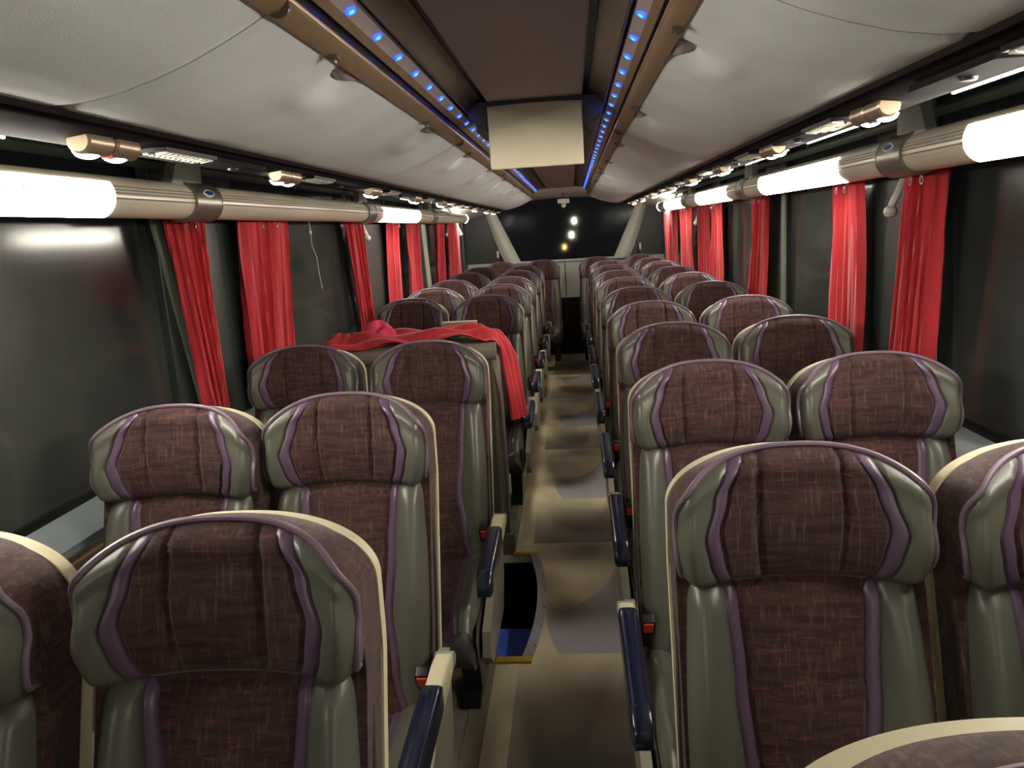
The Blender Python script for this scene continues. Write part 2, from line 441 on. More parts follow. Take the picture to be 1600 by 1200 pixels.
# ================================================================== OVERHEAD RACKS
RE = 8.15
def xz(sd, pts): return [(sd*a, b) for a, b in pts]
BEL = [(.290, 1.862), (.315, 1.848), (.36, 1.827), (.41, 1.806), (.46, 1.789), (.52, 1.773), (.58, 1.764), (.62, 1.764), (.640, 1.772)]
grip_y = [.62, 1.46, 2.29, 3.13, 3.96, 4.8, 5.62, 6.45, 7.3, 8.0]
def belz(x):
    for (a, za), (b, zb) in zip(BEL, BEL[1:]):
        if a <= x <= b: return za+(zb-za)*(x-a)/(b-a)
    return BEL[-1][1]
seams = [-1.5, 1.06, 2.72, 4.38, 6.02, 7.66, RE]
for nm, sd in (('left', -1), ('right', 1)):
    rk = thing('overhead_rack', 'long grey carpeted overhead luggage rack along the %s side' % nm, 'luggage rack', (0, 0, 0), 'overhead luggage racks')
    for a, b in zip(seams, seams[1:]):
        ny = max(8, int((b-a)/.02))
        def sf(u, v, a=a, b=b):
            y = a+.002+(b-a-.004)*v
            x = .290+.350*u
            z = belz(x)
            ed = min(v*(b-a), (1-v)*(b-a)); z += .004*max(0, 1-ed/.012)
            for g in grip_y:                # scooped hollow around each grip
                dy = (y-g); dx = x-.315
                if abs(dy) < .16 and dx < .14:
                    z += .030*math.exp(-(dy/.055)**2-(dx/.045)**2)
                    z -= .010*math.exp(-((dy+.01)/.10)**2-((dx-.06)/.035)**2)
            if b == RE: z += .03*max(0, 1-(b-y)/.10)**2
            return (sd*x, y, z)
        obj('rack_panel', MB().grid(sf, 22, ny, lambda u, v, s_=sf: (s_(u, v)[0], s_(u, v)[1], s_(u, v)[2]+.018)), 'rack', rk)
    # closed body above
    obj('rack_body', MB().prism(xz(sd, [(.30, 1.885), (.64, 1.80), (.90, 1.80), (1.195, 1.88), (1.195, 2.055), (.30, 2.055)]), Y0+.01, RE-.02), 'dark', rk)
    obj('end_cap', MB().prism(xz(sd, BEL+[(.80, 1.80), (1.19, 1.90), (1.19, 2.05), (.29, 2.05)]), RE, RE+.03), 'rack', rk)
    # tan hand rail tube with its fixing clips
    rp = [(.263, 1.884), (.262, 1.872), (.272, 1.862), (.290, 1.856), (.298, 1.862), (.298, 1.90)]
    hr = obj('hand_rail', MB().prism(xz(sd, rp), Y0+.01, RE+.02), 'rail', rk)
    obj('rail_bead', MB().tube([(sd*.264, Y0+.01, 1.878), (sd*.264, RE, 1.878)], .005, 8), 'rail', rk)
    for y in (1.05, 2.70, 4.35, 6.0, 7.6):
        m = MB().tube([(sd*.276, y-.003, 1.868), (sd*.276, y+.003, 1.868)], .0165, 14); obj('rail_joint', m, 'cove', rk)
    for y in (1.30, 2.12, 3.0, 3.8, 4.6, 5.45):
        m = MB().box(*sorted((sd*.272, sd*.292)), y-.010, y+.010, 1.852, 1.858)
        m.tube([(sd*.282, y-.006, 1.850), (sd*.282, y+.006, 1.850)], .005, 8); obj('rail_clip', m, 'collar', rk)
    for g in grip_y:
        def gp(u, v, g=g):
            a = math.pi*u
            return (sd*(.298+.038*math.sin(a)*v), g+.012+.050*math.cos(a)*(.55+.45*v), 1.858+.004*v-.006*math.sin(a)*math.sin(math.pi*v))
        gg = MB().grid(gp, 14, 5, lambda u, v, gp=gp: (gp(u, v)[0], gp(u, v)[1], gp(u, v)[2]+.006))
        obj('grip', gg, 'panel', rk)
    # ---- centre side: band, LED channel, groove, cove
    cv = thing('cove_lighting_strip', 'tan cove strip with blue LED dots above the %s side of the aisle' % nm, 'light strip', (0, 0, 0), 'blue LED cove strips')
    obj('black_gap', MB().prism(xz(sd, [(.272, 1.880), (.30, 1.880), (.30, 1.925), (.272, 1.925)]), Y0+.01, 7.9), 'dgroove', cv)
    obj('tan_band', MB().prism(xz(sd, [(.265, 1.906), (.250, 1.914), (.252, 1.93), (.30, 1.93)]), Y0+.01, 7.9), 'tband', cv)
    obj('led_channel', MB().prism(xz(sd, [(.250, 1.914), (.228, 1.926), (.232, 1.94), (.255, 1.94)]), Y0+.01, 7.9), 'ledband', cv)
    obj('groove', MB().prism(xz(sd, [(.228, 1.927), (.222, 1.94), (.222, 1.96), (.24, 1.96), (.24, 1.94)]), Y0+.01, 7.9), 'dgroove', cv)
    def cvf(u, v): return (sd*(.222-.052*u), Y0+.01+(7.9-Y0)*v, 1.934+.032*math.sin(u*math.pi/2))
    obj('cove_moulding', MB().grid(cvf, 8, 1, lambda u, v: (cvf(u, v)[0], cvf(u, v)[1], cvf(u, v)[2]+.02)), 'cove', cv)
    obj('cove_bead', MB().tube([(sd*.219, Y0+.01, 1.934), (sd*.219, 7.9, 1.934)], .004, 8), 'cove', cv)
    y = .60
    nrm = Vector((-sd*.014, 0, -.022)).normalized()
    mx = Vector((sd*.239, 0, 1.9185))
    def disc(r, off, n=16, el=1.35):
        b_ = MB(); t1 = Vector((0, 1, 0)); t2 = nrm.cross(t1)
        ring = [mx+nrm*off+t1*math.cos(2*math.pi*k/n)*r*el+t2*math.sin(2*math.pi*k/n)*r for k in range(n)]
        ring2 = [mx+nrm*(off-.002)+t1*math.cos(2*math.pi*k/n)*r*el*1.05+t2*math.sin(2*math.pi*k/n)*r*1.05 for k in range(n)]
        b_.add(ring+ring2, [tuple(range(n))]+[(k, (k+1) % n, n+(k+1) % n, n+k) for k in range(n)]); return b_
    rimm = disc(.0085, .0015).mesh('led', MT['led']); corem = disc(.0045, .0022).mesh('led_core', MT['ledc'])
    i = 0
    while y < 7.8:
        l_ = put('led', rimm, cv, (0, y, 0)); put('led_core', corem, l_)
        y += .1705; i += 1
# centre ceiling panels between the coves
struct('ceiling_centre', MB().box(-.175, .175, Y0, 8.3, 1.972, 1.985), 'dgroove')
def cpanel(name, x0, x1, y0, y1, z0, z1, lab):
    o = bevel(obj(name, MB().box(x0, x1, y0, y1, z0, z1), 'panel'), .006); tag(o, lab, 'ceiling panel', 'flat centre ceiling panels'); return o
cpanel('ceiling_panel', -.150, .150, -1.3, 2.46, 1.952, 1.970, 'large flat mauve grey ceiling panel in front of the drop-down monitor')
cpanel('ceiling_panel', -.140, .140, 2.95, 7.9, 1.945, 1.970, 'mauve grey ceiling panel running from the monitor towards the rear window')
# monitor
mo = thing('drop_down_monitor', 'beige backed drop-down monitor hanging from the centre ceiling', 'monitor', (0, 2.56, 1.95))
hs = MB()
def hou(u, v):
    x = -.215+.43*u; e = abs(2*u-1)
    return (x, -.10+.045*e**4+.0*v, -.085*(1-v)*(1-.55*e**6)+.004)
hs.grid(hou, 24, 6, lambda u, v: (hou(u, v)[0], .20, hou(u, v)[2]*.8))
obj('housing', hs, 'house', mo)
obj('housing_side', MB().prism(rrect(.175, -.05, .03, .075, .012), -.06, .14), 'house', mo)
obj('housing_side', MB().prism(rrect(-.175, -.05, .03, .075, .012), -.06, .14), 'house', mo)
sc = MB()
def scr(u, v): # thin tilted slab
    x = -.148+.296*u; return (x, -.115+.02*(1-v)-.006*math.sin(math.pi*u)*math.sin(math.pi*v), -.202+.188*v+.004*math.sin(math.pi*u)*(1 if v > .5 else 0))
sc.grid(scr, 12, 10, lambda u, v: (scr(u, v)[0], scr(u, v)[1]+.018, scr(u, v)[2]))
bevel(obj('screen_back', sc, 'monitor', mo), .003)
for x in (-.10, .10):
    obj('hinge', MB().tube([(x-.015, -.085, -.012), (x+.015, -.085, -.012)], .008, 10), 'blackp', mo)
obj('lower_hood', MB().prism([(-.12, -.11), (.135, -.11), (.15, -.06), (.15, 0), (-.14, 0), (-.14, -.06)], .02, .16), 'dgroove', mo)

# ================================================================== SERVICE CHANNELS (black strip under the racks)
chl = {'left': [1.30, 2.14, 3.10, 3.96, 4.77, 5.58, 6.45, 7.35, 8.02], 'right': [.74, 1.60, 2.36, 3.14, 3.92, 4.70, 5.70, 6.60, 7.50]}
for nm, sd in (('left', -1), ('right', 1)):
    ch = thing('service_channel', 'black service channel under the %s rack with vents and sockets' % nm, 'service channel', (0, 0, 0), 'service channels under the racks')
    obj('channel', MB().prism(xz(sd, [(.622, 1.770), (.655, 1.757), (.745, 1.746), (.785, 1.752), (.790, 1.785), (.64, 1.795)]), Y0+.01, RE), 'channel', ch)
    obj('channel_lip', MB().prism(xz(sd, [(.612, 1.765), (.624, 1.758), (.630, 1.768)]), Y0+.01, RE), 'blackp', ch)
    # pale light line along the outer lip, in runs
    runs = {'left': [(.3, 1.16), (3.95, 4.55), (5.0, 5.4), (6.0, 6.3)], 'right': [(.2, .62), (.86, 1.45), (1.78, 2.28), (2.48, 3.05), (3.3, 3.8), (4.1, 4.6), (5.0, 5.5)]}[nm]
    for a, b in runs:
        obj('light_line', MB().prism(rrect(sd*.778, 1.7475, .007, .005, .002, 2), a, b), 'linelight', ch, label='bright white line light')
    # bezel covers
    for k, y in enumerate(chl[nm]):
        obj('cover_plate', bevel_ := MB().box(*sorted((sd*.665, sd*.735)), y+.36, y+.62, 1.741, 1.752), 'channel', ch)
        g = MB().box(*sorted((sd*.660, sd*.738)), y+.13, y+.34, 1.744, 1.752); go = obj('vent_grille', g, 'dgroove', ch)
        tt = MB()
        for j in range(10):
            yy = y+.142+j*.020
            tt.add([(sd*.668, yy, 1.741), (sd*.668, yy+.013, 1.741), (sd*.694, yy+.0065, 1.738), (sd*.668, yy, 1.748), (sd*.668, yy+.013, 1.748), (sd*.694, yy+.0065, 1.748)],
                   [(0, 1, 2), (3, 5, 4), (0, 3, 4, 1), (1, 4, 5, 2), (2, 5, 3, 0)])
        for j in range(10):
            yy = y+.142+j*.020
            tt.box(*sorted((sd*.705, sd*.716)), yy, yy+.010, 1.7405, 1.747)
        obj('grille_teeth', tt, 'teeth', go, 0)
        obj('socket', MB().tube([(sd*.70, y+.50, 1.745), (sd*.70, y+.50, 1.736)], [.014, .012], 12), 'blackp', ch)
    for k, y in enumerate(chl[nm]):
        rl = thing('reading_light', 'twin round reading light under the %s rack, %s pair from the camera' % (nm, ORD[k]), 'reading light', (sd*.70, y, 1.745), 'twin reading lights under the %s rack' % nm)
        for dy in (-.040, .040):
            hsg = MB().tube([(-.0, dy-.036, 0), (0, dy-.032, 0), (0, dy+.032, 0), (0, dy+.036, 0)], [.018, .022, .022, .018], 16)
            ho = obj('lamp_housing', hsg, 'chrome', rl)
            def dome(u, v, dy=dy):
                a = 2*math.pi*u; r_ = .025*(1-v*.999)
                return (sd*.010+.8*r_*math.cos(a), dy+r_*1.15*math.sin(a), -.014-.013*math.sqrt(max(0, 1-(r_/.025)**2)))
            obj('lamp_lens', MB().grid(dome, 18, 5), 'lamp', ho)
        obj('lamp_switch', MB().box(-.006, .006, -.007, .007, -.024, -.010), 'red' if k in (0,) else 'blackp', rl)

# ================================================================== SIDE LIGHT TUBES
TX, TZ, TR = 1.05, 1.698, .052
def tubeprof(a0, a1, r, sd, n=20):
    out = []
    for k in range(n+1):
        a = math.radians(a0+(a1-a0)*k/n)
        out.append((sd*(TX-math.cos(a)*r), TZ+math.sin(a)*r))
    return out
brk = [.36, 2.27, 4.20, 6.20]
segs = [(-1.45, .33), (.39, 2.25), (2.33, 4.16), (4.24, 6.16), (6.24, 8.12)]
lens_y = {'left': [(-1.3, -.7), (.72, 1.79), None, (4.47, 5.57), None], 'right': [(-1.3, -.7), (.72, 1.86), (2.70, 3.79), (4.57, 5.66), (6.45, 7.55)]}
segword = ['section behind the camera', 'section nearest the camera', 'second section from the camera', 'third section from the camera', 'rearmost section']
for nm, sd in (('left', -1), ('right', 1)):
    for k, (a, b) in enumerate(segs):
        lit = lens_y[nm][k]
        tt = thing('light_tube', '%s beige tubular light housing over the %s windows, %s' % ('lit' if lit else 'unlit', nm, segword[k]), 'light', (0, 0, 0), 'tubular light housings over the windows')
        obj('tube_body', MB().prism(tubeprof(-180, 180-18, TR, sd, 38), a, b), 'tube', tt, 50)
        for j, an in enumerate((24, 15, 6, -8)):
            x = sd*(TX-math.cos(math.radians(an))*TR); z = TZ+math.sin(math.radians(an))*TR
            ra, rb = (a+.002, b-.002)
            obj('tube_groove', MB().tube([(x, ra, z), (x, rb, z)], .0022, 6), 'tubedark', tt)
        if lit:
            arc = tubeprof(-76, 36, TR+.0018, sd); inn = tubeprof(-76, 36, TR-.01, sd)[::-1]
            obj('lit_lens', MB().prism(arc+inn, *lit), 'lens', tt, label='glowing warm white lens')
    # rear end cap, glowing
    ec = MB()
    pts = []
    def capf(u, v):
        a = 2*math.pi*u; q = v*math.pi/2
        return (sd*(TX)+TR*.98*math.cos(a)*math.cos(q), 8.12+.03+.30*0+.16*math.sin(q), TZ+TR*.98*math.sin(a)*math.cos(q))
    ec.grid(capf, 24, 8); ec.tube([(sd*TX, 8.12, TZ), (sd*TX, 8.15, TZ)], TR*.98, 24)
    o = obj('end_light', ec, 'lens'); tag(o, 'glowing rounded rear end of the %s window light tube' % nm, 'light', 'glowing tube ends')
    for k, y in enumerate(brk):
        bw = .080
        cl = thing('tube_collar', 'silver collar with blue oval badge on the %s light tube, %s from the camera' % (nm, ('over the camera', 'first', 'second', 'third')[k] if k else 'level with'), 'bracket', (0, y, 0), 'silver collars on the light tubes')
        if k == 0: cl['label'] = 'silver collar on the %s light tube beside the camera' % nm
        else: cl['label'] = 'silver collar with blue oval badge on the %s light tube, %s from the camera' % (nm, ORD[k-1])
        obj('band', MB().prism(tubeprof(-180, 180-12, TR+.007, sd, 40), -bw, bw), 'collar', cl, 50)
        for q in (-1, 1):
            obj('band_rim', MB().prism(tubeprof(-180, 180-12, TR+.0085, sd, 40), q*bw-.003, q*bw+.003), 'collar', cl, 50)
        # oval badge
        n = 20; an = math.radians(22); c0 = Vector((sd*(TX-math.cos(an)*(TR+.006)), 0, TZ+math.sin(an)*(TR+.006)))
        no = Vector((-sd*math.cos(an), 0, math.sin(an))); t1 = Vector((0, 1, 0)); t2 = no.cross(t1)
        def oval(ra, rb, off): return [c0+no*off+t1*(ra*math.cos(2*math.pi*j/n)*1.0)+t2*(rb*math.sin(2*math.pi*j/n)*(1-.5*abs(math.cos(2*math.pi*j/n))**3)) for j in range(n)]
        bm_ = MB(); A = oval(.036, .014, -.004); B_ = oval(.034, .012, .004)
        bm_.add(A+B_, [tuple(range(n, 2*n))]+[(j, (j+1) % n, n+(j+1) % n, n+j) for j in range(n)]); bo = obj('badge_ring', bm_, 'white', cl)
        bm_ = MB(); A = oval(.028, .0085, .003); B_ = oval(.026, .0075, .0058)
        bm_.add(A+B_, [tuple(range(n, 2*n))]+[(j, (j+1) % n, n+(j+1) % n, n+j) for j in range(n)]); obj('badge', bm_, 'blue', bo)
        # support arm up to the channel
        def armf(u, v):
            z = 1.742+.095*v; x = 1.035+.01*v-.012*math.sin(math.pi*u)
            ya = -.135+.075*v; yb = .045+.030*v
            return (sd*x, ya+(yb-ya)*u, z)
        obj('support_arm', MB().grid(armf, 8, 6, lambda u, v: (armf(u, v)[0]+sd*.03, armf(u, v)[1], armf(u, v)[2])), 'arm', cl)
    # slim pipe behind, above the tube
    pi_ = MB().tube([(sd*1.15, Y0+.02, 1.815), (sd*1.15, 8.1, 1.815)], .016, 10)
    po = obj('pipe', pi_, 'pillarg'); tag(po, 'slim grey pipe along the top of the %s windows' % nm, 'pipe', 'slim pipes along the window tops')
    for y in (1.5, 2.9, 3.5, 4.9, 5.6, 6.9):
        obj('pipe_hanger', MB().tube([(sd*1.15, y, 1.82), (sd*1.12, y, 1.865)], .005, 6), 'pillarg', po)

# ================================================================== SEATS
HB, HT = .965, 1.191
def head_xz(s, v, W=.198, top=HT, bot=HB, drop=.48):
    a = abs(s)
    w_ = W*(.94+.06*math.sin(min(1, v*1.9)*math.pi/2)) if bot > .9 else W
    zt = bot+(top-bot)*(1-drop*(1-math.sqrt(max(0, 1-a**2.35)))) if bot > .9 else top-(top-HB)*drop*(1-math.sqrt(max(0, 1-a**2.35)))
    zb = bot+(.016*max(0, (a-.8)/.2)**2 if bot > .9 else 0)
    return s*w_, zb+(zt-zb)*v
def sgroove(d, w_): return math.exp(-(d/w_)**2)
def lp(v, pts):
    for (a, x), (b, y) in zip(pts, pts[1:]):
        if v <= b:
            t_ = (v-a)/(b-a); t_ = t_*t_*(3-2*t_) if len(pts) > 3 else t_
            return x+(y-x)*t_
    return pts[-1][1]
def hf(v): return lp(v, [(0, .56), (.28, .63), (.5, .66), (.75, .58), (1, .44)])
def hp(v): return hf(v)+.125
def crease(v): return .31+.03*math.sin(v*3.0)
def head_d(s, v, g=1):
    a = abs(s)
    d = .088+.050*a**2.6
    d -= .040*max(0, (a-.86)/.14)**2.2
    d -= .030*max(0, (v-.86)/.14)**2*(1-a**5)
    d -= .030*max(0, (.12-v)/.12)**1.5
    d += .014*math.sin(math.pi*min(1, v*1.25))
    d -= g*.009*sgroove(a-crease(v), .022)*min(1, max(0, (v-.05)/.12))
    d -= g*(.0065*sgroove(a-hf(v), .016)+.0065*sgroove(a-hp(v), .016))*min(1, (1-v)*8+.25)
    return d
def lean(z): return -(.97-z)*.33 if z < .97 else (z-.97)*.05
def head_pt(s, v, g=1):
    x, z = head_xz(s, v); return (x, -head_d(s, v, g)+lean(z), z)
def head_bk(s, v):
    x, z = head_xz(s, v); return (x*(1-.02*abs(s)**4), -head_d(s, v, 0)+.016+lean(z), z-.004*v)
def band(fn, bk, lo, hi, nu, nv, ease=False):
    e = (lambda u: math.sin(u*math.pi/2)) if ease else (lambda u: u)
    f = lambda u, v: fn(lo(v)+(hi(v)-lo(v))*e(u), v); b_ = lambda u, v: bk(lo(v)+(hi(v)-lo(v))*e(u), v)
    return MB().grid(f, nu, nv, b_)
def bands(fn, bk, f1, f2, nv, names, mats, nf=36):
    out = []
    out.append((names[0], band(fn, bk, lambda v: -f1(v), f1, nf, nv), mats[0]))
    for sg in (-1, 1):
        out.append((names[1], band(fn, bk, lambda v: sg*f1(v), lambda v: sg*f2(v), 6, nv), mats[1]))
        out.append((names[2], band(fn, bk, lambda v: sg*f2(v), lambda v: sg*1.0, 18, nv, True), mats[2]))
    return out
parts = []
parts += bands(head_pt, head_bk, hf, hp, 28, ('headrest_panel', 'headrest_trim', 'headrest_bolster'), ('fabric', 'purple', 'leather'), 44)
# headrest piping
path = [head_pt(-1, v/10, 0) for v in range(0, 11)]+[head_pt(-math.cos(math.pi*i/60), 1, 0) for i in range(1, 60)]+[head_pt(1, 1-v/10, 0) for v in range(0, 11)]
parts.append(('headrest_piping', MB().tube([(p[0]*1.008, p[1]-.001, p[2]+.002) for p in path], .0048, 8), 'piping'))
# backrest
BB, BT = .44, .978
def bf(v): return lp(v, [(0, .66), (.2, .50), (.45, .41), (.7, .47), (1, .535)])
def bp(v): return bf(v)+.11
def back_d(s, v):
    a = abs(s); z = BB+(BT-BB)*v
    d = .082+.046*math.exp(-((a-.80)/.20)**2)*(.55+.45*math.sin(math.pi*min(1, (1-v)*1.15+.05)))
    d -= .045*max(0, (a-.86)/.14)**2
    d += .010*math.exp(-(a/.45)**2)
    if a < bf(v)+.02:
        for zz in (.825, .715, .615, .53): d -= .008*sgroove(z-zz, .006)
    d -= .0065*sgroove(a-bf(v), .018)+.0065*sgroove(a-bp(v), .018)
    d -= .02*max(0, (v-.93)/.07)**2
    return d
def bw(v): return .188+.011*math.sin(math.pi*min(1, (1-v)*.9))
def back_pt(s, v):
    z = BB+(BT-BB)*v; return (s*bw(v), -back_d(s, v)+lean(z), z)
def back_bk(s, v):
    z = BB+(BT-BB)*v; return (s*bw(v), -.052+lean(z), z)
parts += bands(back_pt, back_bk, bf, bp, 44, ('backrest_panel', 'backrest_trim', 'backrest_bolster'), ('fabric', 'purple', 'leather'), 24)
for sg in (-1, 1):
    parts.append(('backrest_piping', MB().tube([(back_pt(sg, v/20)[0]*1.012, back_pt(sg, v/20)[1]+.004, back_pt(sg, v/20)[2]) for v in range(0, 20)], .0042, 6), 'dleather'))
# fabric rim between cushion and shell, then the beige shell
def slab(W, top, d0, d1, bot=.38, nv=36, nu=48):
    hx = lambda u, v: head_xz(-math.cos(math.pi*u), v, W, top, bot)
    fr = lambda u, v: (hx(u, v)[0], -d0+lean(hx(u, v)[1]), hx(u, v)[1])
    bk = lambda u, v: (fr(u, v)[0], fr(u, v)[1]+d0-d1, fr(u, v)[2])
    return MB().grid(fr, nu, nv, bk)
parts.append(('backrest_rim', slab(.1975, 1.160, .080, .000), 'fabric'))
parts.append(('back_shell', slab(.2015, 1.174, .004, -.018), 'shell'))
# front part of the rim hugging the headrest
N = len(path)
def rimf(u, v):
    i = min(N-1, int(round(u*(N-1)))); p = path[i]
    y0 = p[1]+.003; y1 = .001+lean(p[2])
    xb = math.copysign(.1995, p[0]) if (i < 11 or i > N-12) else p[0]*1.005
    return (p[0]+(xb-p[0])*min(1, v*2), y0+(y1-y0)*v, p[2]-.016*v*v)
parts.append(('headrest_side', MB().grid(rimf, N-1, 6, lambda u, v: (rimf(u, v)[0]*.97, rimf(u, v)[1], rimf(u, v)[2]-.006)), 'fabric'))
# seat cushion
CY0, CY1 = -.235, -.70
def cf(v): return lp(v, [(0, .50), (1, .62)])
def cp(v): return cf(v)+.10
def cus(s, v):
    a = abs(s); y = CY0+(CY1-CY0)*v
    z = .462+.030*math.exp(-((a-.80)/.18)**2)+.012*v-.055*max(0, (v-.82)/.18)**2.2-.04*max(0, (a-.88)/.12)**2
    z -= .005*sgroove(a-cf(v), .02)+.005*sgroove(a-cp(v), .02)
    if a < cf(v): z -= .006*sgroove(v-.5, .02)
    return (s*.200, y, z)
def cusb(s, v):
    return (s*.200, CY0+(CY1-CY0)*v, .39)
parts += bands(cus, cusb, cf, cp, 24, ('seat_cushion', 'seat_trim', 'seat_bolster'), ('fabric', 'purple', 'leather'), 14)
def nosef(u, v):
    s = 2*u-1; a = v*math.pi
    top = cus(s, 1)
    return (s*.200*(1-.02*math.sin(a)), top[1]-.045*math.sin(a), .34+(top[2]-.34)*(.5+.5*math.cos(a)))
parts.append(('seat_front', MB().grid(nosef, 20, 10, lambda u, v: (nosef(u, v)[0], CY1+.006, nosef(u, v)[2])), 'dleather'))
parts.append(('seat_pan', MB().prism(rrect(-.46, .355, .46, .07, .02), -.196, .196, 'x'), 'blackp'))
sp_ = {}
for sg in (-1, 1):
    parts.append(('seat_side', MB().prism([(-.24, .44), (-.69, .455), (-.715, .42), (-.70, .34), (-.26, .34)], sg*.2002, sg*.203, 'x'), 'fabric'))
lg = MB().prism([(-.30, .33), (-.62, .33), (-.60, .30), (-.52, .27), (-.50, .135), (-.56, .118), (-.56, .103), (-.30, .103), (-.30, .118), (-.36, .135), (-.38, .27), (-.34, .30)], -.03, .03, 'x')
SEATM = [(n_, mb_.mesh(n_, MT[mt_])) for n_, mb_, mt_ in parts]
LEGM = {}
for sd in (-1, 1):
    l_ = MB(); l_.v = [(x+sd*.145, y, z) for x, y, z in lg.v]; l_.f = lg.f; LEGM[sd] = l_.mesh('leg', MT['blackp'])
# buckle, side +1 = on +x side
BUCK = {}; BUTT = {}; ARM = {}; PAD = {}; SIDE = {}; CAPM = {}
for sd in (-1, 1):
    def tilt(mb_):
        rot = Matrix.Rotation(math.radians(28), 4, 'X')
        mb_.v = [tuple(rot @ Vector(p)) for p in mb_.v]; return mb_
    b_ = tilt(MB().prism(rrect(0, 0, .034, .060, .006), -.010, .012)); b_.tube([(0, .004, -.02), (0, .05, -.09)], .009, 6)
    BUCK[sd] = b_.mesh('buckle', MT['blackp'])
    BUTT[sd] = tilt(MB().prism(rrect(0, .006, .024, .034, .003), -.0145, -.009)).mesh('buckle_button', MT['red'])
    # armrest: pivot at origin, runs to -y
    def armp(u, v):
        y = .015-.485*v; hh = .030*(math.sin(math.pi*min(1, (v+.02)*6)/2) if v < .15 else 1)*(1-.35*max(0, (v-.8)/.2)**2)
        ww = .021*(1-.25*max(0, (v-.85)/.15)**2)
        a = 2*math.pi*u; ca, sa = math.cos(a), math.sin(a)
        q = .42
        return (ww*math.copysign(abs(ca)**q, ca), y, -.008+hh*math.copysign(abs(sa)**q, sa)-.02*v)
    m = MB().grid(armp, 24, 24); k_ = len(m.v)
    m.f += [tuple(range(24))[::-1], tuple(24*25+j for j in range(24))]
    ARM[sd] = m.mesh('armrest', MT['shell'], 45)
    def padp(u, v, sd=sd):
        s0 = -.125 if sd > 0 else -.03
        y = s0+(-.482-s0)*v; e = math.sin(math.pi*min(1, max(0, v*8))/2)*math.sin(math.pi*min(1, max(0, (1-v)*10))/2)
        a = math.pi*u; return (.0235*(.75+.25*e)*math.copysign(abs(math.cos(a))**.5, math.cos(a)), y, .002-.02*v+(.006+.022*math.sin(a)**.6)*e+.004)
    PAD[sd] = MB().grid(padp, 14, 22, lambda u, v: (padp(u, v)[0], padp(u, v)[1], -.022-.02*v)).mesh('armrest_pad', MT['navy'], 60)
    CAPM[sd] = MB().tube([(-.0225, 0, -.010), (-.020, 0, -.010), (.020, 0, -.010), (.0225, 0, -.010)], [.014, .018, .018, .014], 16).mesh('pivot_cap', MT['greyp'])
    SIDE[sd] = MB().prism([(-.20, .60), (-.26, .615), (-.34, .60), (-.44, .50), (-.67, .43), (-.69, .36), (-.64, .31), (-.32, .31), (-.24, .40)], -.012, .012, 'x').mesh('side_panel', MT['part'])
def seat(x, y, side, arm, label, group, zoff=0.0, armup=False, rz=0, belt=True):
    """side: +1 / -1 = which side faces the aisle"""
    r = thing('coach_seat', label, 'seat', (x, y, zoff), group)
    r.rotation_euler = (0, 0, rz)
    for n_, me in SEATM: put(n_, me, r)
    for sg in (-1, 1): put('leg', LEGM[sg], r)
    if belt: b = put('buckle', BUCK[side], r, (side*.186, -.272, .565)); put('buckle_button', BUTT[side], b)
    if arm:
        put('side_panel', SIDE[side], r, (side*.226, 0, 0))
        a = put('armrest', ARM[side], r, (side*.240, -.275, .625)); put('armrest_pad', PAD[side], a); put('pivot_cap', CAPM[side], a)
        if armup: a.rotation_euler = (math.radians(-112), 0, 0)
    return r
LG = 'maroon and grey coach seats left of the aisle'; RG = 'maroon and grey coach seats right of the aisle'
for k, y in enumerate((.505, 1.245, 2.01, 2.79, 3.57, 4.40, 5.22, 6.05, 6.90, 7.72)):
    lab = 'maroon coach seat beside the aisle on the right, %s row from the camera' % ORD[k]
    if k == 0: lab = 'nearest coach seat, only its beige shell top showing at the bottom right'
    seat((.435, .445, .435, .447)[min(k, 3)], y, -1, True, lab, RG)
for k, y in enumerate((1.22, 2.02, 2.81, 3.60, 4.50, 5.32, 6.15, 7.00, 7.82)):
    seat((.875, .860, .88, .89)[min(k, 3)], y, -1, False, 'maroon coach seat by the right windows, %s row from the camera' % ORD[k], RG)
for k, y in enumerate((.99, 1.79, 2.62)):
    seat((-.405, -.467, -.42)[k], y, 1, True, 'maroon coach seat beside the aisle on the left, %s row from the camera' % ORD[k], LG)
for k, y in enumerate((.95, 1.73, 2.65)):
    seat((-.845, -.868, -.88)[k], y, 1, False, 'maroon coach seat by the left windows, %s row from the camera' % ORD[k], LG)
for k, y in enumerate((4.36, 5.18, 5.95, 6.80, 7.65)):
    seat(-.40, y, 1, True, 'maroon coach seat beside the left aisle, %s behind the grey partition' % ORD[k], LG)
for k, y in enumerate((4.40, 5.14, 5.93, 6.85, 7.75)):
    seat(-.855, y, 1, False, 'maroon coach seat by the left windows, %s behind the grey partition' % ORD[k], LG)
for x, sd, lab in ((-.255, 1, 'rear row coach seat just left of the aisle end'), (.365, -1, 'rear row coach seat just right of the aisle end'),
                   (-.72, 1, 'rear row coach seat in the left back corner'), (.86, -1, 'rear row coach seat in the right back corner')):
    seat(x, 8.70, sd, False, lab, 'coach seats of the rear row', belt=False)

